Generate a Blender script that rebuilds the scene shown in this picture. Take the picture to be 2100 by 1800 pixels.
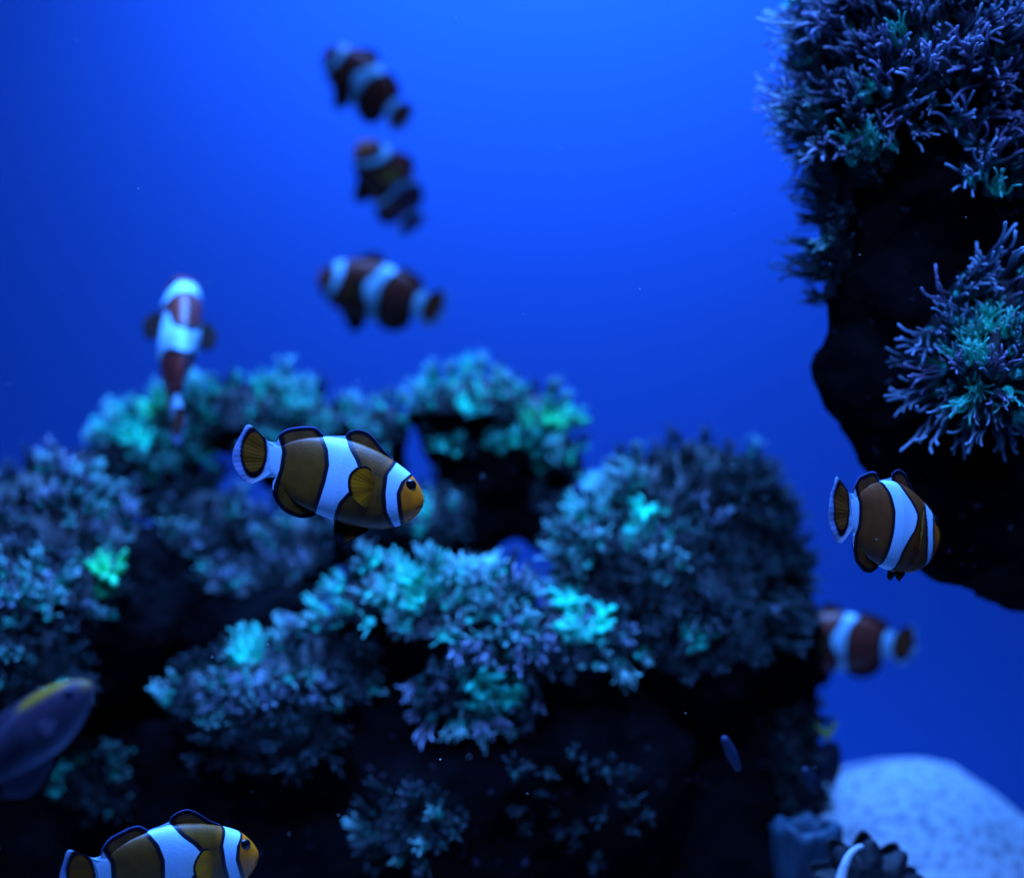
import bpy, bmesh, math, random
import numpy as np
from mathutils import Vector, Matrix, noise
from mathutils.bvhtree import BVHTree
random.seed(7)
for o in list(bpy.data.objects): bpy.data.objects.remove(o)
S = bpy.context.scene
COL = S.collection
# ------------------------------------------------------------------ camera
cam_d = bpy.data.cameras.new('camera'); cam = bpy.data.objects.new('camera', cam_d); COL.objects.link(cam)
cam.location = (0, 0, 0); cam.rotation_euler = (math.radians(90), 0, 0)
cam_d.lens = 50; cam_d.sensor_width = 36; cam_d.clip_start = 0.01; cam_d.clip_end = 50
cam_d.dof.use_dof = True; cam_d.dof.focus_distance = 0.60; cam_d.dof.aperture_fstop = 2.9
S.camera = cam
# ------------------------------------------------------------------ world: faint blue scatter of the water
W = bpy.data.worlds.new("World"); S.world = W; W.use_nodes = True
bg = W.node_tree.nodes['Background']; bg.inputs[0].default_value = (0.02, 0.12, 1.0, 1); bg.inputs[1].default_value = 0.003
# ------------------------------------------------------------------ tank lamp over the reef, plus added unseen lights
def area(name, loc, target, sx, sy, power, color, spread=180):
    l = bpy.data.lights.new(name, 'AREA'); l.shape = 'RECTANGLE'; l.size = sx; l.size_y = sy
    l.energy = power; l.color = color; l.spread = math.radians(spread)
    o = bpy.data.objects.new(name, l); COL.objects.link(o); o.location = loc
    o.rotation_euler = (Vector(target) - Vector(loc)).to_track_quat('-Z', 'Y').to_euler()
    return o
area('tank_lamp_reef', (0.0, 0.74, 0.62), (0.0, 0.78, -0.2), 1.0, 0.2, 11.5, (0.060, 0.27, 1.0), 64)
area('fill_light_front', (0.05, 0.38, 0.50), (0.08, 0.60, -0.06), 0.9, 0.10, 3.3, (0.085, 0.25, 1.0), 56)  # unseen fill added for fish flanks and coral fronts
area('backdrop_light', (0.03, 1.06, 0.62), (0.02, 1.36, 0.20), 0.62, 0.1, 3.3, (0.13, 0.33, 1.0), 150)  # added light that makes the backdrop brightest at top centre
area('backdrop_light_deep', (0.12, 0.98, 0.9), (0.02, 1.32, 0.05), 0.9, 0.2, 1.7, (0.05, 0.05, 1.0), 120)  # added deep-blue light for the lower backdrop gradient
# ------------------------------------------------------------------ render
S.view_settings.view_transform = 'Standard'; S.view_settings.look = 'None'
S.view_settings.exposure = 0; S.view_settings.gamma = 1
S.render.engine = 'CYCLES'
S.cycles.use_denoising = True
S.cycles.max_bounces = 5; S.cycles.diffuse_bounces = 2

# ================================================================== helpers
def P(px, py, d):
    w = 0.72*d/2100.0
    return Vector(((px-1050)*w, d, -(py-900)*w))
def R(r, d): return r*0.72*d/2100.0
def mesh_obj(name, verts, faces, mats, parent=None, cols=None, midx=None, smooth=True):
    me = bpy.data.meshes.new(name); me.from_pydata([tuple(v) for v in verts], [], faces)
    for m in (mats if isinstance(mats, (list, tuple)) else [mats]): me.materials.append(m)
    if cols is not None:
        a = me.color_attributes.new('col', 'FLOAT_COLOR', 'POINT')
        a.data.foreach_set('color', np.array([(c[0], c[1], c[2], 1) for c in cols], dtype=np.float32).ravel())
    if smooth: me.polygons.foreach_set('use_smooth', [True]*len(me.polygons))
    me.update()
    o = bpy.data.objects.new(name, me); COL.objects.link(o)
    if parent: o.parent = parent
    return o
def empty(name, loc=(0, 0, 0)):
    o = bpy.data.objects.new(name, None); COL.objects.link(o); o.location = loc; o.empty_display_size = .01; return o
def tag(o, label=None, cat=None, group=None, kind=None):
    for k, v in (('label', label), ('category', cat), ('group', group), ('kind', kind)):
        if v: o[k] = v
    return o
def lerp(a, b, t): return a+(b-a)*t
def mixc(a, b, t):
    t = max(0., min(1., t)); return tuple(a[i]+(b[i]-a[i])*t for i in range(3))
def sstep(a, b, x):
    t = max(0., min(1., (x-a)/(b-a))); return t*t*(3-2*t)
def crv(pts, n):
    """smooth resampling (Catmull-Rom) of a polyline to n points, even in arc length"""
    p = np.array(pts, float); ext = np.vstack([2*p[0]-p[1], p, 2*p[-1]-p[-2]]); out = []
    for i in range(1, len(ext)-2):
        for k in range(16):
            t = k/16.; a, b, c, d = ext[i-1], ext[i], ext[i+1], ext[i+2]
            out.append(0.5*((2*b)+(-a+c)*t+(2*a-5*b+4*c-d)*t*t+(-a+3*b-3*c+d)*t**3))
    out.append(p[-1]); out = np.array(out)
    s = np.concatenate([[0], np.cumsum(np.linalg.norm(np.diff(out, axis=0), axis=1))])
    q = np.linspace(0, s[-1], n)
    return np.stack([np.interp(q, s, out[:, j]) for j in range(out.shape[1])], 1)

# ================================================================== materials
def new_mat(name):
    m = bpy.data.materials.new(name); m.use_nodes = True
    nt = m.node_tree; b = nt.nodes['Principled BSDF']; return m, nt, b
def N(nt, t, **kw):
    n = nt.nodes.new(t)
    for k, v in kw.items(): setattr(n, k, v)
    return n
def bump(nt, b, h, strength, dist):
    bp = N(nt, 'ShaderNodeBump'); bp.inputs['Strength'].default_value = strength; bp.inputs['Distance'].default_value = dist
    nt.links.new(h, bp.inputs['Height']); nt.links.new(bp.outputs[0], b.inputs['Normal'])
def obj_coord(nt): return N(nt, 'ShaderNodeTexCoord').outputs['Object']

def attr_mat(name, rough, translucent=0.0, bump_scale=None, bump_d=0.0003, rnd=0.0, spec=0.4, noise_amt=0.0):
    m, nt, b = new_mat(name)
    a = N(nt, 'ShaderNodeVertexColor', layer_name='col'); c = a.outputs['Color']
    if noise_amt:
        nz = N(nt, 'ShaderNodeTexNoise'); nz.inputs['Scale'].default_value = 160; nt.links.new(obj_coord(nt), nz.inputs['Vector'])
        mr = N(nt, 'ShaderNodeMapRange'); mr.inputs[3].default_value = 1-noise_amt; mr.inputs[4].default_value = 1+noise_amt
        mr.inputs[1].default_value = .3; mr.inputs[2].default_value = .7
        nt.links.new(nz.outputs['Fac'], mr.inputs[0])
        h = N(nt, 'ShaderNodeVectorMath', operation='SCALE'); nt.links.new(c, h.inputs[0]); nt.links.new(mr.outputs[0], h.inputs['Scale']); c = h.outputs[0]
    if rnd:
        oi = N(nt, 'ShaderNodeObjectInfo'); mr = N(nt, 'ShaderNodeMapRange'); mr.inputs[3].default_value = 1-rnd; mr.inputs[4].default_value = 1+rnd
        nt.links.new(oi.outputs['Random'], mr.inputs[0])
        h = N(nt, 'ShaderNodeVectorMath', operation='SCALE'); nt.links.new(c, h.inputs[0]); nt.links.new(mr.outputs[0], h.inputs['Scale']); c = h.outputs[0]
    nt.links.new(c, b.inputs['Base Color'])
    b.inputs['Roughness'].default_value = rough; b.inputs['Specular IOR Level'].default_value = spec
    if bump_scale:
        v = N(nt, 'ShaderNodeTexVoronoi'); v.inputs['Scale'].default_value = bump_scale; nt.links.new(obj_coord(nt), v.inputs['Vector'])
        bump(nt, b, v.outputs['Distance'], .35, bump_d)
    if translucent:
        t = N(nt, 'ShaderNodeBsdfTranslucent'); nt.links.new(c, t.inputs['Color'])
        mx = N(nt, 'ShaderNodeMixShader'); mx.inputs[0].default_value = translucent
        out = nt.nodes['Material Output']
        nt.links.new(b.outputs[0], mx.inputs[1]); nt.links.new(t.outputs[0], mx.inputs[2]); nt.links.new(mx.outputs[0], out.inputs['Surface'])
    return m
def skin_mat():
    m = attr_mat('clownfish_skin', .42, 0.0, 1100, 0.00012, spec=.4, noise_amt=.22); nt = m.node_tree; b = nt.nodes['Principled BSDF']
    src = b.inputs['Base Color'].links[0].from_socket
    a = N(nt, 'ShaderNodeAttribute', attribute_name='band').outputs['Fac']
    def mr(lo, hi):
        x = N(nt, 'ShaderNodeMapRange', interpolation_type='SMOOTHSTEP'); x.inputs[1].default_value = lo; x.inputs[2].default_value = hi; nt.links.new(a, x.inputs[0]); return x.outputs[0]
    m1 = N(nt, 'ShaderNodeMix', data_type='RGBA'); nt.links.new(mr(-46, -26), m1.inputs[0]); nt.links.new(src, m1.inputs[6]); m1.inputs[7].default_value = (.005, .005, .010, 1)
    m2 = N(nt, 'ShaderNodeMix', data_type='RGBA'); nt.links.new(mr(-2, 8), m2.inputs[0]); nt.links.new(m1.outputs[2], m2.inputs[6]); m2.inputs[7].default_value = (.47, .73, .92, 1)
    nt.links.new(m2.outputs[2], b.inputs['Base Color']); return m
M_clown = skin_mat()
M_skin = attr_mat('fish_skin', .5, 0.0, 900, 0.0002, spec=.25, noise_amt=.12)
M_fin = attr_mat('fish_fin', .5, 0.35, spec=.2)
M_polyp = attr_mat('coral_polyp_flesh', .55, 0.25, rnd=.35, spec=.3, noise_amt=.2)
def simple(name, col, rough, spec=.5):
    m, nt, b = new_mat(name); b.inputs['Base Color'].default_value = (*col, 1); b.inputs['Roughness'].default_value = rough
    b.inputs['Specular IOR Level'].default_value = spec; return m
M_eye = simple('fish_eye', (.006, .006, .008), .12)

def rock_mat():
    m, nt, b = new_mat('reef_rock_stone'); co = obj_coord(nt)
    n1 = N(nt, 'ShaderNodeTexNoise'); n1.inputs['Scale'].default_value = 28; n1.inputs['Detail'].default_value = 8; nt.links.new(co, n1.inputs['Vector'])
    n2 = N(nt, 'ShaderNodeTexVoronoi'); n2.inputs['Scale'].default_value = 90; nt.links.new(co, n2.inputs['Vector'])
    r = N(nt, 'ShaderNodeValToRGB'); e = r.color_ramp.elements
    e[0].position = .35; e[0].color = (.001, .001, .0015, 1); e[1].position = .72; e[1].color = (.007, .006, .007, 1)
    x = e.new(.56); x.color = (.003, .0027, .0035, 1)
    nt.links.new(n1.outputs['Fac'], r.inputs[0])
    # small pale specks of coralline growth
    n3 = N(nt, 'ShaderNodeTexNoise'); n3.inputs['Scale'].default_value = 170; n3.inputs['Detail'].default_value = 2; nt.links.new(co, n3.inputs['Vector'])
    mr = N(nt, 'ShaderNodeMapRange'); mr.inputs[1].default_value = .68; mr.inputs[2].default_value = .76; nt.links.new(n3.outputs['Fac'], mr.inputs[0])
    mx = N(nt, 'ShaderNodeMix', data_type='RGBA'); nt.links.new(mr.outputs[0], mx.inputs[0]); nt.links.new(r.outputs[0], mx.inputs[6]); mx.inputs[7].default_value = (.05, .035, .05, 1)
    nt.links.new(mx.outputs[2], b.inputs['Base Color'])
    b.inputs['Roughness'].default_value = .95; b.inputs['Specular IOR Level'].default_value = .03
    ad = N(nt, 'ShaderNodeMath', operation='MULTIPLY_ADD'); nt.links.new(n2.outputs['Distance'], ad.inputs[0]); ad.inputs[1].default_value = .6; nt.links.new(n1.outputs['Fac'], ad.inputs[2])
    bump(nt, b, ad.outputs[0], .8, .004)
    return m
M_rock = rock_mat()
def mat_mat():
    m, nt, b = new_mat('coral_mat_flesh'); co = obj_coord(nt)
    n1 = N(nt, 'ShaderNodeTexNoise'); n1.inputs['Scale'].default_value = 55; n1.inputs['Detail'].default_value = 4; nt.links.new(co, n1.inputs['Vector'])
    r = N(nt, 'ShaderNodeValToRGB'); e = r.color_ramp.elements
    e[0].position = .4; e[0].color = (.003, .003, .005, 1); e[1].position = .75; e[1].color = (.008, .08, .06, 1)
    x = e.new(.58); x.color = (.003, .008, .010, 1)
    nt.links.new(n1.outputs['Fac'], r.inputs[0]); nt.links.new(r.outputs[0], b.inputs['Base Color'])
    b.inputs['Roughness'].default_value = .7; bump(nt, b, n1.outputs['Fac'], .6, .003); return m
M_mat = mat_mat()
def sand_mat():
    m, nt, b = new_mat('white_sand'); co = obj_coord(nt)
    n1 = N(nt, 'ShaderNodeTexNoise'); n1.inputs['Scale'].default_value = 170; n1.inputs['Detail'].default_value = 4; nt.links.new(co, n1.inputs['Vector'])
    n2 = N(nt, 'ShaderNodeTexNoise'); n2.inputs['Scale'].default_value = 300; n2.inputs['Detail'].default_value = 3; nt.links.new(co, n2.inputs['Vector'])
    ad = N(nt, 'ShaderNodeMath', operation='MULTIPLY_ADD'); nt.links.new(n2.outputs['Fac'], ad.inputs[0]); ad.inputs[1].default_value = .45; nt.links.new(n1.outputs['Fac'], ad.inputs[2])
    r = N(nt, 'ShaderNodeValToRGB'); e = r.color_ramp.elements
    e[0].position = .58; e[0].color = (.19, .20, .23, 1); e[1].position = .74; e[1].color = (.40, .40, .42, 1)
    nt.links.new(ad.outputs[0], r.inputs[0]); nt.links.new(r.outputs[0], b.inputs['Base Color'])
    b.inputs['Roughness'].default_value = .95; b.inputs['Specular IOR Level'].default_value = .1
    bump(nt, b, ad.outputs[0], .5, .004); return m
M_sand = sand_mat()
M_water = simple('blue_water', (.06, .27, .85), 1.0, 0.0)

# ================================================================== setting: water backdrop and sand floor
FLOOR = -0.42
def build_water():
    vs, fs = [], []; prof = []
    nx = 40
    for i in range(nx+1):
        t = i/nx; x = lerp(-2.2, 2.2, t); y = 1.34 - max(0, abs(x)-1.1)**2*0.9
        prof.append((x, y))
    nz = 12
    for (x, y) in prof:
        for k in range(nz+1): vs.append((x, y, lerp(FLOOR-.05, 1.6, k/nz)))
    for i in range(nx):
        for k in range(nz):
            a = i*(nz+1)+k; fs.append((a, a+nz+1, a+nz+2, a+1))
    o = mesh_obj('water', vs, fs, M_water); o['kind'] = 'structure'; return o
build_water()
def build_sand():
    n = 150; vs, fs = [], []
    c = P(1885, 1560, .88)
    for j in range(n+1):
        for i in range(n+1):
            x = lerp(-1.6, 1.6, i/n); y = lerp(.2, 1.36, j/n)
            if i/n > .45: pass
            h = FLOOR + .006*noise.fractal(Vector((x*9, y*9, 1)), .8, 2, 3)
            dx = x-c.x; dy = y-c.y
            sx = .20 if dx < 0 else .135
            rr = math.sqrt((dx/sx)**2+(dy/.17)**2)
            h += (c.z-FLOOR)*max(0, math.exp(-(rr**2.0)*.75)) if rr < 4 else 0
            h += .004*noise.noise(Vector((x*25, y*25, 3)))*math.exp(-rr)
            vs.append((x, y, h))
    for j in range(n):
        for i in range(n):
            a = j*(n+1)+i; fs.append((a, a+1, a+n+2, a+n+1))
    o = mesh_obj('sand', vs, fs, M_sand); o['kind'] = 'structure'
build_sand()

# ================================================================== rocks
def blob_rock(name, blobs, label, voxel=.0055, amp=.010, seed=0, freq=22, group=None):
    """blobs: (px, py, r_px, depth[, squash_y]) -> one remeshed, weathered stone"""
    bm = bmesh.new()
    for b in blobs:
        px, py, r, d = b[:4]; sy = b[4] if len(b) > 4 else .8
        c = P(px, py, d); rr = R(r, d)
        bmesh.ops.create_icosphere(bm, subdivisions=3, radius=1, matrix=Matrix.Translation(c) @ Matrix.Diagonal((rr, rr*sy, rr, 1)))
    me = bpy.data.meshes.new(name); bm.to_mesh(me); bm.free()
    o = bpy.data.objects.new(name, me); COL.objects.link(o)
    md = o.modifiers.new('r', 'REMESH'); md.mode = 'VOXEL'; md.voxel_size = voxel
    dg = bpy.context.evaluated_depsgraph_get(); dg.update()
    me2 = bpy.data.meshes.new_from_object(o.evaluated_get(dg)); o.modifiers.clear(); o.data = me2; bpy.data.meshes.remove(me)
    # relax then roughen
    bm = bmesh.new(); bm.from_mesh(me2)
    for _ in range(4): bmesh.ops.smooth_vert(bm, verts=bm.verts, factor=.5, use_axis_x=True, use_axis_y=True, use_axis_z=True)
    bm.normal_update()
    off = Vector((seed*3.1, seed*1.7, seed))
    for v in bm.verts:
        p = v.co
        n1 = noise.fractal((p+off)*freq, .9, 2.1, 4)
        n2 = noise.noise((p+off)*freq*4.5)
        ce = noise.cell(p*30)*0
        v.co = p + v.normal*(amp*n1 + amp*.35*n2 - amp*.4*max(0, noise.noise((p+off)*60)-.2))
    c = Vector(np.mean([tuple(v.co) for v in bm.verts], axis=0)); c.z = min(v.co.z for v in bm.verts)
    for v in bm.verts: v.co -= c
    bm.normal_update(); bm.to_mesh(me2); bm.free(); o.location = c
    me2.name = name; me2.materials.clear(); me2.materials.append(M_rock)
    me2.polygons.foreach_set('use_smooth', [True]*len(me2.polygons)); me2.update()
    tag(o, label, 'rock', group)
    return o
RG = 'dark rocks of the reef'
rock_left = blob_rock('reef_rock', [(90,1130,170,.80),(20,1330,220,.78),(-150,1250,300,.8),(260,1230,160,.80),(420,1110,95,.85),(400,1290,150,.82),(590,1150,95,.85),
    (560,1300,120,.82),(200,1000,100,.84),(-80,1700,300,.8),(180,1560,260,.84),(100,2000,300,.84)], 'dark rounded reef rock at the far left under purple coral', seed=1, group=RG)
rock_ridge = blob_rock('reef_rock', [(285,930,75,.87),(370,880,80,.88),(470,860,70,.88),(560,855,65,.88),(650,885,60,.88),(300,1020,45,.87),(385,1010,50,.87),(590,960,60,.88),
    (720,905,40,.88),(795,890,46,.88),(800,950,46,.88),(800,1020,50,.88),(700,1080,90,.88),(640,1010,50,.88),(380,1100,60,.87)],
    'jagged dark ridge rock capped with coral behind the large orange clownfish', seed=2, amp=.006, group=RG, voxel=.0045)
rock_arch = blob_rock('reef_rock', [(860,850,38,.86),(920,850,60,.86),(925,905,62,.86),(1000,850,70,.86),(1080,880,75,.86),(1140,960,65,.86),(960,940,70,.86),(1040,980,85,.86),(1120,1050,75,.86),
    (1000,1060,70,.86),(930,1050,60,.86),(880,1100,70,.85),(790,1130,90,.85),(980,1120,50,.85)], 'arched dark rock in the middle with green coral cap', seed=3, amp=.006, group=RG, voxel=.0045)
rock_front = blob_rock('reef_rock', [(900,1260,105,.76),(770,1270,90,.77),(690,1350,80,.77),(1010,1280,95,.76),(1080,1330,100,.76),(960,1400,110,.76),(1200,1350,100,.77),(830,1390,110,.79),(560,1440,120,.77),(430,1470,90,.77),
    (700,1520,180,.79),(450,1640,200,.80),(950,1640,260,.78),(1200,1600,220,.78),(700,1900,330,.8),(1150,1950,300,.8),(300,1950,260,.82)],
    'long black foreground rock across the bottom under bright coral clumps', seed=4, group=RG)
rock_dome = blob_rock('reef_rock', [(1370,1120,175,.82),(1425,1035,125,.82),(1480,1130,145,.82),(1260,1180,120,.80),(1560,1180,120,.82),(1400,1300,200,.8),(1560,1330,130,.82),(1230,1290,100,.78),
    (1480,1500,180,.82),(1590,1480,90,.82),(1400,1700,240,.82),(1600,1620,80,.82),(1480,1950,280,.82),(1610,1790,85,.82),(1180,1480,130,.8)],
    'tall domed reef rock right of centre covered in dim polyps', seed=5, group=RG)
rock_right = blob_rock('reef_rock', [(1900,-60,240,.70),(1880,170,225,.70),(1890,380,225,.70),(1920,600,215,.70),(1835,760,150,.70),(2040,735,105,.66),(1900,880,165,.70),(1990,1040,180,.70),(2100,1080,175,.72),(2200,300,330,.74),(2250,750,330,.74),
    (2300,1050,230,.74),(2480,1300,260,.76),(2520,1600,280,.76),(2520,1950,330,.76),(2150,-300,350,.74)], 'large black overhanging rock on the right topped with long tentacles', seed=6, amp=.008, group=RG)

# ================================================================== corals
def tube(vs, fs, cs, path, rads, cols, sides=5):
    """append a round tapering tube; path of Vectors"""
    base = len(vs); n = len(path); up = Vector((.31, .22, .92))
    for i, p in enumerate(path):
        t = (path[min(i+1, n-1)]-path[max(i-1, 0)]).normalized()
        a = t.cross(up)
        if a.length < 1e-4: a = t.cross(Vector((1, 0, 0)))
        a.normalize(); b = t.cross(a)
        for k in range(sides):
            th = 2*math.pi*k/sides; vs.append(p + (a*math.cos(th)+b*math.sin(th))*rads[i]); cs.append(cols[i])
    for i in range(n-1):
        for k in range(sides):
            q = base+i*sides; k2 = (k+1) % sides
            fs.append((q+k, q+k2, q+sides+k2, q+sides+k))
    vs.append(path[-1]+(path[-1]-path[-2]).normalized()*rads[-1]*.9); cs.append(cols[-1]); tip = len(vs)-1
    q = base+(n-1)*sides
    for k in range(sides): fs.append((q+k, q+(k+1) % sides, tip))
PAL = {  # stalk, tentacle low, tentacle tip, centre
 'blue':  ((.004,.012,.012), (.01,.13,.095), (.40,.82,.72), (.03,.9,.55)),
 'mauve': ((.005,.005,.01), (.02,.018,.025), (.42,.46,.58), (.02,.30,.22)),
 'teal':  ((.01,.05,.03), (.02,.65,.40), (.18,.92,.68), (.04,1.0,.58)),
 'green': ((.01,.10,.02), (.02,.45,.16), (.06,.80,.36), (.04,.85,.30)),
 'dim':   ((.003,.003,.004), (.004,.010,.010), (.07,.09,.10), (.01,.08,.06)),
 'pale':  ((.01,.01,.015), (.05,.07,.10), (.36,.52,.66), (.04,.70,.50)),
 'violet': ((.01,.008,.015), (.07,.05,.08), (.38,.33,.50), (.04,.30,.30)),
}
def make_polyp(kind, pal, seed):
    rnd = random.Random(seed); vs, fs, cs = [], [], []
    st, lo, ti, ce = PAL[pal]
    if kind == 'star':    L, nt_, r0, h, curl, sd = .0098, rnd.randint(8, 12), .00062, .0055, 1.1, 5
    elif kind == 'curl':  L, nt_, r0, h, curl, sd = .0135, rnd.randint(9, 13), .00056, .0055, 2.1, 5
    elif kind == 'long':  L, nt_, r0, h, curl, sd = .0165, rnd.randint(6, 8), .00078, .006, 2.0, 5
    else:                 L, nt_, r0, h, curl, sd = .0100, rnd.randint(6, 8), .0016, .005, .3, 7   # lobe
    lean = Vector((rnd.uniform(-.2, .2), rnd.uniform(-.2, .2), 1)).normalized()
    top = lean*h
    tube(vs, fs, cs, [Vector((0, 0, -.003)), lean*h*.5, top], [.0022, .0017, .0024], [st, st, ce], 7)
    # domed oral disc
    b = len(vs); n = 9; vs.append(top+lean*.0015); cs.append(ce)
    for k in range(n):
        a = 2*math.pi*k/n; vs.append(top+Vector((math.cos(a), math.sin(a), 0))*.0030); cs.append(mixc(ce, lo, .35))
    for k in range(n): fs.append((b, b+1+k, b+1+(k+1) % n))
    for i in range(nt_):
        a = 2*math.pi*(i+rnd.uniform(-.3, .3))/nt_; el = rnd.uniform(.25, 1.0) if kind not in ('long', 'curl') else rnd.uniform(.35, 1.35)
        d = Vector((math.cos(a)*math.cos(el), math.sin(a)*math.cos(el), math.sin(el)))
        p = top + Vector((math.cos(a), math.sin(a), 0))*.0018; path = [p.copy()]
        l = L*rnd.uniform(.7, 1.2); seg = 6 if kind not in ('long', 'curl') else 8
        ax = d.cross(Vector((0, 0, 1))).normalized(); side = rnd.uniform(-1, 1)
        for s in range(seg):
            ang = -curl*rnd.uniform(.5, 1.2)/seg if s < seg*.6 else curl*rnd.uniform(.8, 2.2)/seg
            d = (Matrix.Rotation(-ang, 3, ax) @ d); d = (Matrix.Rotation(side*rnd.uniform(.2, 1.)*curl/seg, 3, 'Z') @ d).normalized()
            p = p + d*l/seg; path.append(p.copy())
        m = len(path)
        if kind == 'lobe': rr = [r0*(.75+.45*math.sin(math.pi*.85*k/(m-1))) for k in range(m)]
        else: rr = [r0*(1.15-.62*k/(m-1)) for k in range(m)]; rr[-1] *= 1.35
        cc = []
        for k in range(m):
            t = k/(m-1); c = mixc(lo, ti, sstep(.40, .95, t))
            if t < .25: c = mixc(ce, c, t/.25)
            if kind == 'lobe': c = mixc(ce, lo, sstep(.5, 1., t))
            cc.append(c)
        tube(vs, fs, cs, path, rr, cc, sd)
    o = mesh_obj('polyp', vs, fs, M_polyp, cols=cs)
    me = o.data; bpy.data.objects.remove(o); return me
POLY = {}
for kind in ('star', 'curl', 'long', 'lobe'):
    for pal in PAL: POLY[(kind, pal)] = [make_polyp(kind, pal, hash_) for hash_ in range(100, 105)]

def rock_arrays(o):
    me = o.data; n = len(me.vertices); co = np.empty(n*3); me.vertices.foreach_get('co', co); co = co.reshape(-1, 3)+np.array(o.location)
    no = np.empty(n*3); me.vertices.foreach_get('normal', no); return co, no.reshape(-1, 3)
RA = {}
NPOLY = 0
def colony(rock, regions, label, mix, spacing=.009, scale=1., fine=.72, down=-.25, drange=(0, 9), maxn=100, seed=0, droop=0., jit=.25, up=.35, mat=True, name='coral_colony'):
    """regions: ellipses (px, py, rx, ry) on the named rock; mix: list of ((kind, palette), weight) or region-bound (.., weight, ellipse)"""
    global NPOLY
    rnd = random.Random(seed+11); scale *= fine; spacing *= fine*.93
    if rock.name not in RA: RA[rock.name] = rock_arrays(rock)
    co, no = RA[rock.name]
    w = .72*co[:, 1]/2100; px = co[:, 0]/w+1050; py = 900-co[:, 2]/w
    ok = np.zeros(len(co), bool)
    for (cx, cy, rx, ry) in regions: ok |= ((px-cx)/rx)**2+((py-cy)/ry)**2 < 1
    ok &= (no[:, 2] > down) & (no[:, 1] < .45)
    ok &= (co[:, 1] > drange[0]) & (co[:, 1] < drange[1])
    idx = np.nonzero(ok)[0]
    if len(idx) == 0: print('EMPTY colony', label); return
    lst = list(idx); rnd.shuffle(lst); chosen = []; cps = np.zeros((0, 3))
    for i in lst:
        if len(chosen) >= maxn: break
        if len(cps) and np.min(np.sum((cps-co[i])**2, 1)) < (spacing*rnd.uniform(.75, 1.3))**2: continue
        chosen.append(i); cps = np.vstack([cps, co[i]])
    c0 = co[idx].mean(0); root = empty(name, c0); tag(root, label, 'coral', 'coral clumps on the reef')
    if mat:
        sel = set(int(i) for i in idx); me = rock.data; mp = {}; vs, fs = [], []
        for p in me.polygons:
            if all(v in sel for v in p.vertices):
                f = []
                for v in p.vertices:
                    if v not in mp:
                        mp[v] = len(vs); vs.append(co[v]+no[v]*.0013-c0)
                    f.append(mp[v])
                fs.append(tuple(f))
        if fs:
            par = list(range(len(vs)))
            def find(a):
                while par[a] != a: par[a] = par[par[a]]; a = par[a]
                return a
            for f in fs:
                for v in f[1:]: par[find(v)] = find(f[0])
            cnt = {}
            for f in fs: q = find(f[0]); cnt[q] = cnt.get(q, 0)+1
            big = max(cnt, key=cnt.get); fs = [f for f in fs if find(f[0]) == big]
            use = sorted({v for f in fs for v in f}); mp2 = {v: k for k, v in enumerate(use)}
            mesh_obj('coral_mat', [vs[v] for v in use], [tuple(mp2[v] for v in f) for f in fs], M_mat, root)
    for i in chosen:
        n = Vector(no[i]); q = (n*(1-up)+Vector((0, -.25, 1))*up+Vector((rnd.uniform(-jit, jit), rnd.uniform(-jit, jit), rnd.uniform(-jit, jit)-droop))).normalized()
        cand = []
        for mm in mix:
            if len(mm) == 3:
                (cx, cy, rx, ry) = mm[2]
                if ((px[i]-cx)/rx)**2+((py[i]-cy)/ry)**2 < 1: cand = [(mm[0], mm[1]*4), (('star', 'teal'), mm[1]*5)]+cand
            else: cand.append(mm)
        tot = sum(c[1] for c in cand); r = rnd.uniform(0, tot); pick = cand[-1][0]
        for c in cand:
            r -= c[1]
            if r <= 0: pick = c[0]; break
        f = noise.noise(Vector(co[i])*38)
        if pick[0] == 'star' and rnd.random() < .72: pick = ('curl', pick[1])
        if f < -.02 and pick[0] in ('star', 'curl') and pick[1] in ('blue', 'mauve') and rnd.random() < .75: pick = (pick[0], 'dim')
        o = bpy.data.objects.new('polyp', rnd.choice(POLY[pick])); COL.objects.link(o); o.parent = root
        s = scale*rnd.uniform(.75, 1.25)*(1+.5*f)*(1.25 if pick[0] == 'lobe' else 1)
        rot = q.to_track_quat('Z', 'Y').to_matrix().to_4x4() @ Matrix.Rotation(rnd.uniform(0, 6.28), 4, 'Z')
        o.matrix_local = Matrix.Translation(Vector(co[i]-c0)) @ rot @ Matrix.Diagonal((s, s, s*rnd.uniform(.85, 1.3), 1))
        NPOLY += 1
S_, L_, B_ = 'star', 'long', 'lobe'
colony(rock_left, [(110,1060,190,120)], 'purple-blue coral dome at the left edge below the open water', [((S_,'mauve'),5),((S_,'blue'),3),((S_,'dim'),3)], seed=1, spacing=.0085)
colony(rock_left, [(60,1190,120,70),(200,1210,70,80)], 'left edge coral with a green glowing patch under the purple dome', [((S_,'blue'),4),((S_,'mauve'),2),((B_,'green'),4,(215,1210,30,36))], seed=2)
colony(rock_left, [(60,1380,120,110)], 'dim blue coral hanging above the yellow-headed fish', [((S_,'blue'),2),((S_,'dim'),4),((S_,'teal'),1)], seed=3, down=-.5)
colony(rock_left, [(420,1080,100,80),(590,1120,80,90),(470,1180,80,50)], 'dim coral patch beneath the tail of the large clownfish', [((S_,'blue'),3),((S_,'mauve'),3),((S_,'dim'),3)], seed=4)
colony(rock_ridge, [(300,890,100,100),(390,850,60,90)], 'blue and green coral under the upright clownfish', [((S_,'blue'),4),((S_,'teal'),2),((B_,'teal'),9,(275,910,34,30)),((B_,'green'),6,(320,860,28,40))], seed=5, spacing=.0085)
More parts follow.
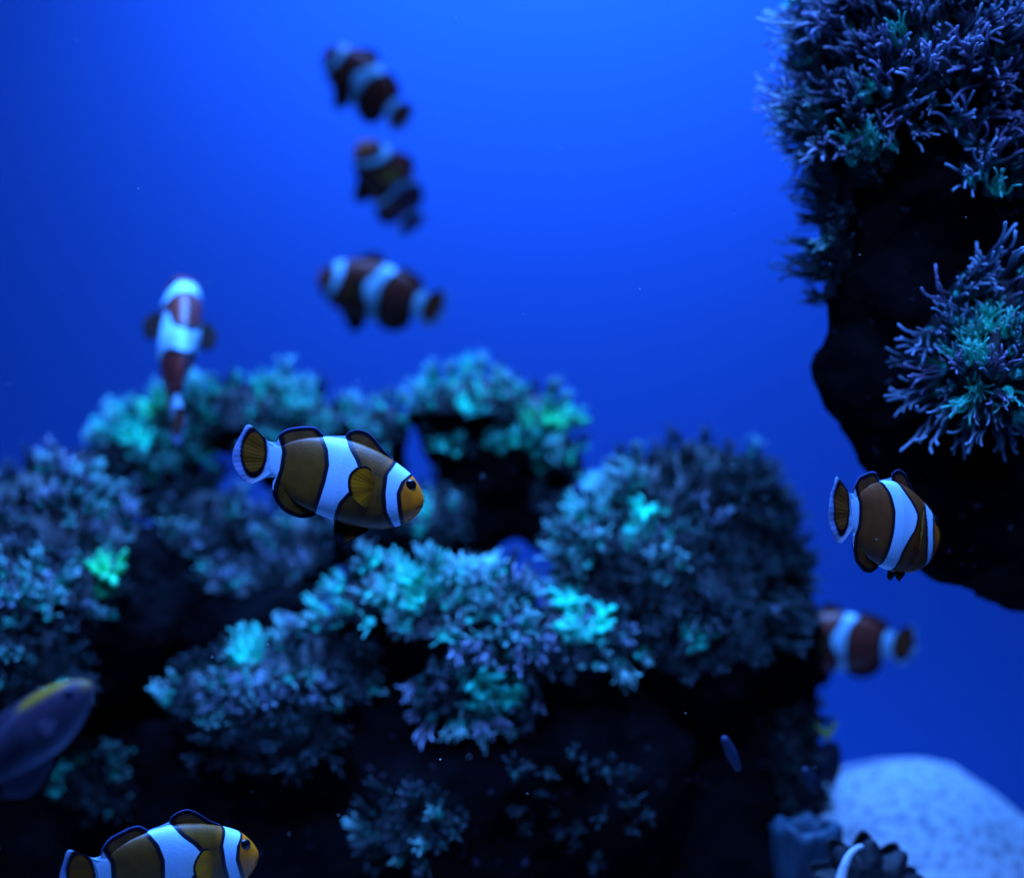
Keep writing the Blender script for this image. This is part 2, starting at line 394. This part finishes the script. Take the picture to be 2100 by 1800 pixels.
colony(rock_ridge, [(530,850,110,110),(660,880,70,70)], 'pale blue coral on the ridge behind the large clownfish', [((S_,'blue'),6),((S_,'mauve'),2),((S_,'teal'),2)], seed=6, spacing=.0085)
colony(rock_ridge, [(770,880,65,50)], 'small pale blue coral tuft between ridge and arch', [((S_,'blue'),6)], seed=7)
colony(rock_ridge, [(420,980,70,60)], 'dark teal coral low on the ridge left of the large clownfish tail', [((S_,'dim'),3),((B_,'teal'),1),((S_,'blue'),1)], seed=8)
colony(rock_arch, [(1000,850,200,100),(1130,920,60,60)], 'bright coral with green centres capping the middle arch', [((S_,'blue'),5),((S_,'teal'),4),((B_,'green'),9,(1110,885,42,36)),((B_,'teal'),6,(965,875,60,34))], seed=9, spacing=.0085, down=-.1, up=.4, scale=.95)
colony(rock_arch, [(1150,1010,70,70)], 'sparse dim coral on the right flank of the arch', [((S_,'dim'),3),((S_,'blue'),1)], seed=10, spacing=.014)
colony(rock_arch, [(880,1050,90,70)], 'teal coral in front of the large clownfish mouth', [((S_,'dim'),4),((S_,'blue'),1),((B_,'teal'),8,(860,1080,30,30))], seed=11, spacing=.012)
colony(rock_front, [(740,1250,110,85)], 'bright blue-green coral at the left end of the centre front clump', [((S_,'blue'),6),((S_,'teal'),2),((S_,'mauve'),1)], seed=12, spacing=.0078)
colony(rock_front, [(900,1230,100,90)], 'bright coral clump in the centre with a glowing teal middle', [((S_,'blue'),6),((S_,'teal'),2),((B_,'teal'),9,(860,1240,30,40))], seed=13, spacing=.0078)
colony(rock_front, [(1030,1260,70,90)], 'blue coral clump just left of the domed rock', [((S_,'blue'),6),((S_,'mauve'),2)], seed=14, spacing=.0078)
colony(rock_front, [(990,1400,120,110)], 'teal coral with drooping purple tentacles at lower centre', [((S_,'mauve'),3),((S_,'blue'),4),((L_,'mauve'),1),((B_,'teal'),9,(1000,1390,65,45))], seed=15, spacing=.0082, down=-.8, droop=.35, up=.1)
colony(rock_front, [(690,1370,90,90)], 'blue-purple coral running down below the centre clump', [((S_,'blue'),4),((S_,'mauve'),3),((S_,'dim'),2)], seed=16, down=-.4)
colony(rock_front, [(440,1400,110,90),(540,1370,90,70)], 'lower left coral clump with a bright teal crown', [((S_,'blue'),5),((S_,'mauve'),3),((B_,'teal'),9,(510,1360,42,30))], seed=17, spacing=.0082)
colony(rock_front, [(560,1500,150,90)], 'dusky purple coral fringe under the lower left clump', [((S_,'dim'),4),((L_,'dim'),2),((S_,'mauve'),1)], seed=18, down=-.6)
colony(rock_left, [(210,1600,120,70)], 'small dim coral above the bottom left clownfish', [((S_,'dim'),4),((S_,'blue'),2),((S_,'teal'),1)], seed=19, down=-.6)
colony(rock_front, [(850,1700,85,75)], 'isolated dim blue coral ball at bottom centre', [((S_,'dim'),5),((S_,'blue'),1)], seed=20, down=-.8, spacing=.0085)
colony(rock_front, [(1180,1650,150,100)], 'nearly black coral stubble on the lower centre rock', [((S_,'dim'),1)], seed=21, down=-.8, spacing=.020, mat=False)
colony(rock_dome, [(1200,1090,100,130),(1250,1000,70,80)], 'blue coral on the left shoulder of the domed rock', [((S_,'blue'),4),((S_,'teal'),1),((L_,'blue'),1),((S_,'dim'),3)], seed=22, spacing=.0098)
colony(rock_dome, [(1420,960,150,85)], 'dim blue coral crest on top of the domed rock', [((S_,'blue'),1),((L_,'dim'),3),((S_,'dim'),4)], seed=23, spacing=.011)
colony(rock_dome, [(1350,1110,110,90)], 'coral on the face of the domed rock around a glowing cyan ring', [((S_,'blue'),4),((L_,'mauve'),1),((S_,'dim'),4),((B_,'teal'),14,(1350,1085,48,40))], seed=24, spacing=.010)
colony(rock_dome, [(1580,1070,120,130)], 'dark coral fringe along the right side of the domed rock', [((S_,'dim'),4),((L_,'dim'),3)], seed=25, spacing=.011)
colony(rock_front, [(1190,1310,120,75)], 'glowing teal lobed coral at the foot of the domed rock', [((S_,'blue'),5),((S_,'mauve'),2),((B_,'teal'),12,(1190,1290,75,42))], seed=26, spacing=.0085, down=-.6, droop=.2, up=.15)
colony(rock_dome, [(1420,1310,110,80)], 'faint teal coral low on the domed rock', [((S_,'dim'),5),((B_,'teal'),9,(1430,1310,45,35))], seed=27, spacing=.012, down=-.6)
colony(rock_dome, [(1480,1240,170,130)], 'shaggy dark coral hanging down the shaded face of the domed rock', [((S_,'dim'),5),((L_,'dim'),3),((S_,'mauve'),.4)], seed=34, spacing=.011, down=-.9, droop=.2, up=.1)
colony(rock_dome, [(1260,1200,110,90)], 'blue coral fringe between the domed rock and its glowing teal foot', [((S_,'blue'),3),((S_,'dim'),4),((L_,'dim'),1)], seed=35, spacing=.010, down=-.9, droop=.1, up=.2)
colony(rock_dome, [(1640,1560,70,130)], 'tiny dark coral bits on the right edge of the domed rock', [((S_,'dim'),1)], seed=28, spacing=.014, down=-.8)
colony(rock_right, [(1755,130,135,220)], 'long purple tentacles at the left of the upper right rock', [((L_,'violet'),4),((L_,'mauve'),3),((L_,'pale'),1),((S_,'teal'),1)], seed=29, spacing=.0072, fine=1, up=.3, down=-.5, jit=.55)
colony(rock_right, [(1930,100,130,180)], 'long blue and purple tentacles crowning the upper right rock', [((L_,'violet'),5),((L_,'pale'),2),((L_,'mauve'),3)], seed=30, spacing=.0072, fine=1, up=.3, down=-.5, jit=.6)
colony(rock_right, [(2120,160,110,280),(2060,320,100,110)], 'teal-tinged long tentacles at the upper right corner', [((L_,'violet'),4),((L_,'pale'),2),((L_,'mauve'),2),((S_,'teal'),1)], seed=31, spacing=.0074, fine=1, up=.3, down=-.5, jit=.6)
colony(rock_right, [(1700,400,65,230),(1760,330,90,70)], 'short dark frill of tentacles down the left side of the right rock', [((S_,'dim'),4),((L_,'dim'),1),((S_,'blue'),1)], seed=32, spacing=.010, fine=.9, up=.2, down=-.8, drange=(0, .72))
colony(rock_right, [(2035,700,135,155)], 'spiky coral with long pale tentacles ringing the teal cluster on the right rock', [((L_,'pale'),5),((L_,'violet'),3),((S_,'teal'),2,(2000,725,70,75))], seed=33, spacing=.0074, fine=1, up=.15, down=-.9, jit=.4, scale=1.0)
colony(rock_right, [(2010,735,75,85)], 'glowing teal polyps at the heart of the spiky coral on the right rock', [((S_,'teal'),5),((L_,'pale'),3),((L_,'violet'),1)], seed=36, spacing=.0058, fine=1, up=.3, down=-.95, jit=.5, scale=.85, mat=False)
print('polyps', NPOLY)

# ================================================================== clownfish, traced in a side-view sheet (units of the sheet, y down)
TOP = crv([(450,393),(490,393),(560,390),(700,345),(880,325),(1100,345),(1300,415),(1450,495),(1560,570),(1650,645),(1715,735),(1748,810),(1760,868)], 300)
BOT = crv([(450,630),(480,648),(540,715),(650,865),(800,955),(960,1025),(1150,1085),(1350,1112),(1500,1098),(1600,1062),(1690,1002),(1742,935),(1760,872)], 300)
def yfun(pts):
    a = np.array(pts, float); return lambda y: float(np.interp(y, a[:, 0], a[:, 1]))
T2 = yfun([(250,520),(330,532),(450,562),(600,540),(740,492),(900,470)])
M1 = yfun([(200,830),(265,858),(330,905),(430,948),(560,960),(700,930),(850,880),(990,832),(1100,800)])
M2 = yfun([(200,1095),(320,1095),(430,1135),(530,1190),(640,1225),(740,1180),(800,1110),(880,1040),(980,1004),(1060,992),(1200,990)])
H1 = yfun([(480,1560),(545,1522),(640,1452),(800,1433),(950,1442),(1060,1490),(1120,1530)])
H2 = yfun([(560,1670),(640,1645),(700,1568),(800,1527),(950,1540),(1070,1562),(1120,1580)])
BLACK, WHITE = (.005, .005, .010), (.47, .73, .92)
def clown_col(x, y, bulge=0.0, edge=52, red=0., raw=False):
    m2 = M2(y)+bulge*math.exp(-((y-640)/(150 if bulge > 0 else 420))**2); sl = 1/math.hypot(1, (M2(y+20)-M2(y-20))/40.)
    dw = max(min(x-330, T2(y)-x), min(x-M1(y), (m2-x)*sl), min(x-H1(y), H2(y)-x))
    t = (x-900)/800.
    org = mixc((.17, .058, .004), (1.0, .20, .003), sstep(.60, .98, t))
    org = mixc(org, (.26, .10, .03), .6*sstep(520, 330, y))
    org = mixc(org, (.24, .028, .018), red)  # blue water veil over far fish put into a darker, redder colour
    mt = abs(y-(905+(1755-x)*.35)) if 1690 < x else 99     # mouth crease, its shade drawn into the colour
    org = mixc((.02, .01, .005), org, sstep(3, 11, mt))
    gl = abs(math.hypot((x-1330)/1.0, (y-820)/1.7)-118) if x > 1340 else 99     # edge of the gill cover, crease shade drawn into the colour
    org = mixc(mixc(org, BLACK, .45), org, sstep(3, 12, gl))
    org = mixc(org, BLACK, .28*max(0, noise.noise(Vector((x*.012, y*.012, 1)))+.15))
    if raw: return org, dw
    if dw > 0: return mixc(BLACK, WHITE, sstep(0, 9, dw))
    return mixc(BLACK, org, sstep(-edge*.55, -edge*1.25, dw) if False else 1-sstep(-edge*1.2, -edge*.5, dw))
def tail_col(x, y):
    ex, ey = (x-322)/118., (y-455)/222.
    d = math.hypot(ex+.18*ey*.3, ey)
    if d < .80: return mixc((.30, .09, .005), BLACK, sstep(.70, .80, d))
    if d < .96: return BLACK
    w = mixc(BLACK, (.55, .62, .75), sstep(.96, 1.04, d))
    if x > 470: return WHITE if T2(y)-x > 0 else BLACK
    w = mixc(w, WHITE, sstep(380, 460, x))
    if x < 330: w = mixc(w, (.22, .34, .62), sstep(330, 200, x)*.75)
    return w
FC = Vector((1040, 700)); FA = math.radians(13.5); FL = 1640.0
def make_clown(name, label, L, pos, heading, uph, bend=0.0, bulge=0., width=140, group='clownfish swimming in the tank', red=0., proll=0., poff=.9, pscale=1., pect=.55, pelvic=1., tailbend=0.0, curl=0.):
    """L: total length in metres. heading: nose direction; uph: dorsal direction"""
    k = L/FL
    def fs_(x, y, lat):
        dx, dy = x-FC.x, y-FC.y
        X = dx*math.cos(FA)+dy*math.sin(FA); Z = -(-dx*math.sin(FA)+dy*math.cos(FA))
        u = X/700.
        Y = lat + bend*u*u*700*(1 if u < 0 else .5) + (tailbend*(-u-.35)**2*900 if u < -.35 else 0)
        Xc = X*(1-.12*abs(bend)*abs(u))
        Z2 = Z + curl*u*u*300
        return Vector((Xc*k, Y*k, Z2*k))
    H = Vector(heading).normalized(); U = Vector(uph); U = (U-H*U.dot(H)).normalized(); Yv = U.cross(H)
    root = empty(name, pos)
    root.matrix_world = Matrix.Translation(pos) @ Matrix((H, Yv, U)).transposed().to_4x4()
    tag(root, label, 'clownfish', group)
    vs, fs, cs, mi = [], [], [], []; bands = []
    n, m = len(TOP), 64
    for i in range(n):
        t = i/(n-1)
        wdt = width*(.10+.90*math.sin(math.pi*min(1, (t*.93+.0))**1.15)**.85) if t < .97 else 0
        s = 1-t
        # taper: narrow at the tail root, round at the snout
        wdt = width*min(1, .12+1.0*sstep(0, .55, t))*math.sqrt(max(0, 1-(max(0, t-.62)/.38)**2.3))
        T, B = TOP[i], BOT[i]
        for j in range(m):
            th = 2*math.pi*j/m; c, sn = math.cos(th), math.sin(th)
            x, y = (T+B)/2+(T-B)/2*c
            lat = wdt*math.copysign(abs(sn)**.85, sn)
            vs.append(fs_(x, y, lat)); oc, dw_ = clown_col(x, y, bulge, red=red, raw=True); cs.append(oc); bands.append(dw_)
    for i in range(n-1):
        for j in range(m):
            j2 = (j+1) % m; fs.append((i*m+j, i*m+j2, (i+1)*m+j2, (i+1)*m+j)); mi.append(0)
    fs.append(tuple(range(m))); mi.append(0); fs.append(tuple((n-1)*m+j for j in reversed(range(m)))); mi.append(0)
    # mouth line: its crease shade sits in the body colour
    def fin(base, outer, colf, nu=22, nv=70, thick=9., ray=0., splay=0., into=None):
        V, F, C_, MI = (vs, fs, cs, mi) if into is None else into
        b = crv(base, nv); o = crv(outer, nv); st = len(V)
        for sgn in (1, -1):
            for v in range(nv):
                for u in range(nu):
                    q = u/(nu-1); x, y = b[v]+(o[v]-b[v])*q
                    dist = np.linalg.norm(o[v]-b[v])*(1-q)
                    th = thick*(1-q)**.6+1.0 + ray*math.sin(v*1.35)*(.3+q)*(1-q*.5)
                    V.append(fs_(x, y, sgn*th+splay*q*q + 4*q*math.sin(v*.32)))
                    C_.append(colf(x, y, dist, v/(nv-1)))
        for s in (0, 1):
            for v in range(nv-1):
                for u in range(nu-1):
                    a = st+s*nv*nu+v*nu+u; f = (a, a+1, a+nu+1, a+nu); F.append(f if s else f[::-1]); MI.append(1)
        for v in range(nv-1):
            a = st+v*nu+nu-1; c2 = st+nv*nu+v*nu+nu-1; F.append((a, a+nu, c2+nu, c2)); MI.append(1)
        for u in range(nu-1):
            for v in (0, nv-1):
                a = st+v*nu+u; c2 = st+nv*nu+v*nu+u; F.append((a, a+1, c2+1, c2)); MI.append(1)
    def marg(rim, blk, base=None):
        def f(x, y, d, v):
            c = base(x, y) if base else clown_col(x, y, bulge, red=red)
            if d < rim: return mixc((.07, .11, .26), BLACK, sstep(rim*.45, rim*.7, d))
            if c[2] > .3: return c
            return mixc(BLACK, c, sstep(rim+blk*.6, rim+blk, d))
        return f
    fin([(480,430),(600,440),(760,420),(930,400)], [(505,395),(520,320),(590,262),(700,238),(830,240),(890,285),(925,330)], marg(22, 22), ray=1.2)
    fin([(880,400),(1000,420),(1110,430)], [(905,318),(1000,318),(1098,316)], marg(3, 3), nv=24)
    fin([(1095,460),(1200,470),(1330,510),(1450,560)], [(1090,322),(1125,280),(1200,262),(1280,285),(1350,350),(1420,440),(1500,512)], marg(6, 46), ray=1.2)
    fin([(560,430),(530,480),(520,560),(520,620)], [(520,372),(455,366),(400,325),(330,250),(268,222),(222,290),(165,400),(140,500),(165,600),(225,690),(290,722),(360,702),(430,672),(500,668)],
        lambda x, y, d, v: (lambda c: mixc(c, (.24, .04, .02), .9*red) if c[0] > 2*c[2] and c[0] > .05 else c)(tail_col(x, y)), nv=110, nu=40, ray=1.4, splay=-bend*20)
    fin([(530,640),(640,760),(740,850),(860,920)], [(478,700),(470,770),(500,875),(590,970),(700,1012),(790,1010),(845,992)], marg(8, 40), ray=1.2)
    for sg in (1, -1):
        pf = lambda pts: [(1150+(x-1150)*(.4+.6*pelvic), 1000+(y-1000)*(.35+.65*pelvic)) for x, y in pts]
        fin([(1020,960),(1100,1010),(1250,1060)], pf([(1006,960),(996,1090),(1000,1190),(1060,1245),(1130,1215),(1200,1170),(1290,1118)]),
            lambda x, y, d, v: mixc(BLACK, (.30, .08, .005), sstep(1060, 1150, x)*sstep(10, 30, d)), ray=1.2, splay=sg*40, nu=18)
    body = mesh_obj('body', vs, fs, [M_clown, M_fin], root, cols=cs)
    bands += [0.]*(len(vs)-len(bands)); body.data.attributes.new('band', 'FLOAT', 'POINT').data.foreach_set('value', bands)
    body.data.polygons.foreach_set('material_index', mi)
    # eyes
    for sg in (1, -1):
        ev, ef, ec = [], [], []; a, b2 = 16, 12; r = 52
        xx, yy = 1642, 732; lat0 = width*.50*sg
        for i in range(b2+1):
            for j in range(a):
                ph = math.pi*i/b2; th = 2*math.pi*j/a
                ev.append(fs_(xx+r*math.sin(ph)*math.cos(th), yy+r*math.sin(ph)*math.sin(th), lat0+sg*(.55*r*math.cos(ph)+width*.13)))
        for i in range(b2):
            for j in range(a): ef.append((i*a+j, i*a+(j+1) % a, (i+1)*a+(j+1) % a, (i+1)*a+j))
        mesh_obj('eye', ev, ef, M_eye, root)
    # pectoral fins, held out from the flank
    for sg in (1, -1):
        pv = ([], [], [], [])
        def pc(x, y, d, v):
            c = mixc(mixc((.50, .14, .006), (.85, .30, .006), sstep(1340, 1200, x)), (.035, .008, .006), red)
            bw = 34 if v < .62 else 10
            return mixc(BLACK, c, sstep(bw*.7, bw*1.1, d))
        st_ = len(pv[0])
        fin([(1345,700),(1352,730),(1350,765),(1340,800)], [(1300,585),(1240,556),(1160,568),(1098,625),(1088,710),(1112,800),(1175,868),(1235,912),(1280,915),(1305,870)], pc, thick=6, ray=1.6, nu=26, into=pv)
        # swing the fin out from the body around its root
        root_p = fs_(1345, 750, 0)
        out = []
        for p in pv[0]:
            q = p-root_p; ang = pect*sg
            qx = q.x*math.cos(ang) + q.y*math.sin(ang)*0; qy = -q.x*math.sin(ang)*1.0 + q.y
            ca, sa = math.cos(proll*sg), math.sin(proll*sg)
            out.append(root_p+Vector((qx, (qy*ca+q.z*sa)*pscale, (-qy*sa+q.z*ca)*pscale))+Vector((0, sg*width*poff*k, 0)))
        o = mesh_obj('pectoral_fin', out, pv[1], M_fin, root, cols=pv[2])
    return root
# three in focus
def tilt(deg, yaw=0):
    """heading towards image right, deg up, yaw>0 swings the nose away from the lens"""
    a, y = math.radians(deg), math.radians(yaw); return (math.cos(a)*math.cos(y), math.sin(y), math.sin(a)*math.cos(y))
U0 = (0, 0, 1)
make_clown('clownfish', 'large sharp orange clownfish with white bands in front of the reef centre', .0813, P(696, 986, .60), tilt(-13.5, 4), (0.05, -.03, 1), bulge=0, tailbend=-.02)
make_clown('clownfish', 'clownfish cut by the bottom edge at lower left, facing right', .084, P(354, 1776, .60), tilt(1, 33), (0, -.12, 1), bulge=40)
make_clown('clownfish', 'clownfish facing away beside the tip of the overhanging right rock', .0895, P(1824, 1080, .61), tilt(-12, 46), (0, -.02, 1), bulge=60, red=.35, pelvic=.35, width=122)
# blurred ones further back
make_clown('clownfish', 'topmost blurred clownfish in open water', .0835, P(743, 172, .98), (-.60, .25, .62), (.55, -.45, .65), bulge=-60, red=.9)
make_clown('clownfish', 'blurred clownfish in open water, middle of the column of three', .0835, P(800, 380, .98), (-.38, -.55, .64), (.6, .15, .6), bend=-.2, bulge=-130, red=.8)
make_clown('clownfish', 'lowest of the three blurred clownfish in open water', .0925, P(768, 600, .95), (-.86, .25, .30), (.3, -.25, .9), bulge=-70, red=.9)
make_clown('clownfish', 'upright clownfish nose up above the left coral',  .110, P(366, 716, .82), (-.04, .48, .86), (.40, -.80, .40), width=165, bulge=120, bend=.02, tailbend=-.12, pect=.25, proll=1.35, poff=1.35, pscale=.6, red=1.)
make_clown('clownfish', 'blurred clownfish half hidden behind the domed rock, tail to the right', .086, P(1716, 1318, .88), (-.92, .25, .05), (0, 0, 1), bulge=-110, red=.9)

# ================================================================== other fish
def make_damsel(name, label, cat, L, pos, heading, uph, body_cols, yellow_tail=False):
    top = crv([(0,.03),(.08,.04),(.2,.10),(.4,.17),(.6,.20),(.78,.17),(.92,.10),(.985,.04),(1,.0)], 60)
    bot = crv([(0,-.03),(.08,-.045),(.2,-.10),(.4,-.165),(.6,-.19),(.78,-.155),(.92,-.09),(.985,-.04),(1,-.005)], 60)
    H = Vector(heading).normalized(); U = Vector(uph); U = (U-H*U.dot(H)).normalized(); Yv = U.cross(H)
    root = empty(name, pos); root.matrix_world = Matrix.Translation(pos) @ Matrix((H, Yv, U)).transposed().to_4x4()
    tag(root, label, cat)
    vs, fs, cs = [], [], []; m = 28; low, mid, head = body_cols
    for i in range(60):
        t = top[i][0]; w = .085*min(1, .12+sstep(0, .6, t))*math.sqrt(max(0, 1-(max(0, t-.6)/.4)**2.4))
        for j in range(m):
            th = 2*math.pi*j/m; x, z = (top[i]+bot[i])/2+(top[i]-bot[i])/2*math.cos(th)
            vs.append(Vector(((x-.5)*L, w*math.sin(th)*L, z*L)))
            c = mixc(mid, low, sstep(.0, -.15, z)); hy = sstep(.02, .06, z-.09*(1-x)*2.4-.035)*sstep(.48, .62, x); hy = max(hy, .6*sstep(.90, .98, x)*sstep(-.04, .02, z))
            cs.append(mixc(c, head, hy if not yellow_tail else sstep(.12, .0, x)))
    for i in range(59):
        for j in range(m): j2 = (j+1) % m; fs.append((i*m+j, i*m+j2, (i+1)*m+j2, (i+1)*m+j))
    def sheet(base, outer, col, nv=30, nu=8):
        b, o = crv(base, nv), crv(outer, nv); st = len(vs)
        for sg in (1, -1):
            for v in range(nv):
                for u in range(nu):
                    q = u/(nu-1); x, z = b[v]+(o[v]-b[v])*q
                    vs.append(Vector(((x-.5)*L, sg*(.006*(1-q)+.001)*L, z*L))); cs.append(col)
        for s in (0, 1):
            for v in range(nv-1):
                for u in range(nu-1):
                    a = st+s*nv*nu+v*nu+u; f = (a, a+1, a+nu+1, a+nu); fs.append(f if s else f[::-1])
        for v in range(nv-1):
            a = st+v*nu+nu-1; c2 = a+nv*nu; fs.append((a, a+nu, c2+nu, c2))
    tc = head if yellow_tail else mid
    sheet([(.03,.03),(.02,0),(.03,-.03)], [(-.05,.10),(-.26,.22),(-.17,.08),(-.12,0),(-.17,-.08),(-.26,-.22),(-.05,-.10)], tc, nv=50)
    sheet([(.18,.07),(.4,.14),(.72,.15)], [(.10,.14),(.22,.21),(.45,.235),(.75,.195)], mixc(mid, low, .5))
    sheet([(.18,-.08),(.3,-.14),(.48,-.19)], [(.10,-.17),(.22,-.27),(.36,-.27),(.5,-.22)], low)
    mesh_obj('body', vs, fs, M_skin, root, cols=cs)
    for sg in (1, -1):
        bm = bmesh.new(); bmesh.ops.create_uvsphere(bm, u_segments=14, v_segments=10, radius=.027*L, matrix=Matrix.Translation((.36*L, sg*.062*L, .05*L)) @ Matrix.Diagonal((1, .5, 1, 1)))
        me = bpy.data.meshes.new('eye'); bm.to_mesh(me); bm.free(); me.materials.append(M_eye); o = bpy.data.objects.new('eye', me); COL.objects.link(o); o.parent = root
    for sg in (1, -1):
        v2 = []; f2 = []; 
        for i in range(9):
            for j in range(7):
                a = lerp(-.5, .6, i/8); r = .15*L*j/6*(1-.25*abs(a)); v2.append(Vector((.22*L-r*math.cos(a), sg*(.075*L+.35*r), -.03*L+r*math.sin(a)*.9)))
        for i in range(8):
            for j in range(6): q = i*7+j; f2.append((q, q+1, q+8, q+7))
        o = mesh_obj('pectoral_fin', v2, f2, M_fin, root, cols=[mixc(mid, low, .6)]*len(v2))
        sm = o.modifiers.new('thick', 'SOLIDIFY'); sm.thickness = .004*L
    return root
make_damsel('damselfish', 'dusky violet fish with yellow forehead at the left edge', 'damselfish', .053, P(66, 1508, .49), (.74, .10, .66), (-.5, -.05, .8),
            ((.22, .20, .32), (.10, .08, .14), (.62, .30, .006)))
make_damsel('damselfish', 'tiny dark fish with yellow-green tail diving by the domed rock', 'damselfish', .030, P(1700, 1560, .80), (.1, .2, -1), (1, 0, 0),
            ((.02, .02, .04), (.015, .015, .03), (.45, .55, .05)), yellow_tail=True)

# ================================================================== bottom right: vase sponge and ruffled clam
def vase():
    c = P(1655, 1800, .74); zt = P(1655, 1695, .74).z; r = R(72, .74)
    vs, fs, cs = [], [], []; n, m = 26, 44; prof = []
    z0 = -.075
    zt = zt-c.z
    for i in range(n): t = i/(n-1); prof.append((r*(.34+.66*t**.7+.03*math.sin(9*t)), lerp(z0, zt, t)))
    for i in range(5): prof.append((r*(1-.07*(i+1)), zt+.0018*math.sin(math.pi*(i+1)/5)))
    for i in range(12): t = (i+1)/12; prof.append((r*(.64-.45*t), zt-.05*t))
    for (rr, z) in prof:
        for j in range(m):
            a = 2*math.pi*j/m; q = rr*(1+.05*noise.noise(Vector((math.cos(a)*2, math.sin(a)*2, z*30)))+.02*math.sin(a*11))
            zz = z+(.004*noise.noise(Vector((math.cos(a)*2.5, math.sin(a)*2.5, 5))) if z > zt-.02 else 0)
            vs.append((q*math.cos(a), q*math.sin(a), zz)); cs.append(mixc((.006, .018, .03), (.02, .06, .09), .5+.9*noise.noise(Vector((q*200*math.cos(a), q*200*math.sin(a), z*60)))))
    for i in range(len(prof)-1):
        for j in range(m): j2 = (j+1) % m; fs.append((i*m+j, i*m+j2, (i+1)*m+j2, (i+1)*m+j))
    o = mesh_obj('vase_sponge', vs, fs, M_polyp, cols=cs); o.location = c
    tag(o, 'dim blue cup-shaped sponge at the foot of the domed rock', 'sponge')
vase()
def clam():
    base = P(1775, 1830, .70); root = empty('giant_clam', base)
    tag(root, 'dark ruffled clam with a pale blue lip in front of the sand', 'clam')
    Wd = R(100, .70); Ht = R(118, .70)
    for sg in (1, -1):
        vs, fs, cs = [], [], []; n, m = 90, 22
        for s in (0, 1):
            for i in range(n+1):
                a = i/n; ang = lerp(-1.45, 1.45, a)
                rib = 1-abs(2*((a*4.5+.2) % 1)-1)
                for j in range(m+1):
                    t = j/m; rr = t*(1+(.30*math.sin(rib*1.57)**1.5-.12)*t*t)
                    x = Wd*math.sin(ang)*rr; z = Ht*(math.cos(ang)*.78+.1)*rr*(1 - .12*abs(a-.3))
                    y = -sg*Wd*(.42*math.sin(math.pi*min(1, t*.9))+.10*rib*t + .12*t) + (sg*.0012*s)
                    vs.append((x, y, z)); cs.append(mixc((.01, .01, .015), (.05, .06, .07), .5+noise.noise(Vector((x*300, y*300, z*300)))))
        N1 = (n+1)*(m+1)
        for s in (0, 1):
            for i in range(n):
                for j in range(m): q = s*N1+i*(m+1)+j; f = (q, q+1, q+m+2, q+m+1); fs.append(f if s else f[::-1])
        for i in range(n): q = i*(m+1)+m; fs.append((q, q+m+1, q+N1+m+1, q+N1))
        mesh_obj('shell_valve', vs, fs, M_polyp, root, cols=cs)
    vs, fs, cs = [], [], []
    path = [P(px, py, .67)-base for px, py in ((1716,1850),(1722,1815),(1730,1780),(1742,1752),(1757,1738),(1768,1734))]
    path = [Vector(p) for p in crv([tuple(p) for p in path], 24)]
    tube(vs, fs, cs, path, [R(12, .67)*(1-.65*(i/23)**1.5) for i in range(24)], [(.70, .78, .85)]*24, 8)
    mesh_obj('mantle_lip', vs, fs, M_polyp, root, cols=cs)
    vs, fs, cs = [], [], []; n = 24                      # soft dark mantle between the valves
    for i in range(n+1):
        for j in range(13):
            u, v = i/n*2-1, j/12*math.pi
            vs.append(Vector((Wd*.75*u, -Wd*.32*math.cos(v), Ht*(.72*math.sqrt(max(0, 1-u*u))*math.sin(v)))))
            cs.append((.012, .012, .02))
    for i in range(n):
        for j in range(12): q = i*13+j; fs.append((q, q+1, q+14, q+13))
    mesh_obj('mantle', vs, fs, M_polyp, root, cols=cs)
clam()
def finger(px, py, d, ang, L, rr, label):  # made-up blue capsule in place of water seen through a rock slit
    vs, fs, cs = [], [], []; p = P(px, py, d); n = 12
    dr = Vector((math.sin(ang), -.3, math.cos(ang))).normalized()
    path = [dr*L*(i/(n-1)-.5) for i in range(n)]
    tube(vs, fs, cs, path, [rr*(.45+.55*math.sin(math.pi*min(1, (i+1)/n*1.0)*.9)) for i in range(n)], [(.015, .025, .06)]*n, 10)
    o = mesh_obj('slit_standin', vs, fs, M_polyp, cols=cs); o.location = p; tag(o, label, 'sponge')
finger(1500, 1545, .655, -.45, .018, .0028, 'small blue capsule standing in for a water slit on the black face of the domed rock')
finger(1662, 1600, .70, -.5, .014, .0034, 'small blue capsule standing in for a water slit at the rock edge beside the sand')
# ================================================================== drifting specks in the water
vs, fs = [], []
rnd = random.Random(5)
for i in range(220):
    d = rnd.uniform(.5, 1.15); p = P(rnd.uniform(-300, 2400), rnd.uniform(-100, 1750), d); r = rnd.uniform(.00012, .00048)*d; b = len(vs)
    for v in ((1,0,0),(-1,0,0),(0,1,0),(0,-1,0),(0,0,1),(0,0,-1)): vs.append(p+Vector(v)*r*rnd.uniform(.7, 1.6))
    for f in ((0,2,4),(2,1,4),(1,3,4),(3,0,4),(2,0,5),(1,2,5),(3,1,5),(0,3,5)): fs.append(tuple(b+k for k in f))
o = mesh_obj('drifting_specks', vs, fs, simple('speck', (.7, .7, .7), .8)); tag(o, 'tiny pale specks drifting in the blue water', 'specks', kind='stuff')
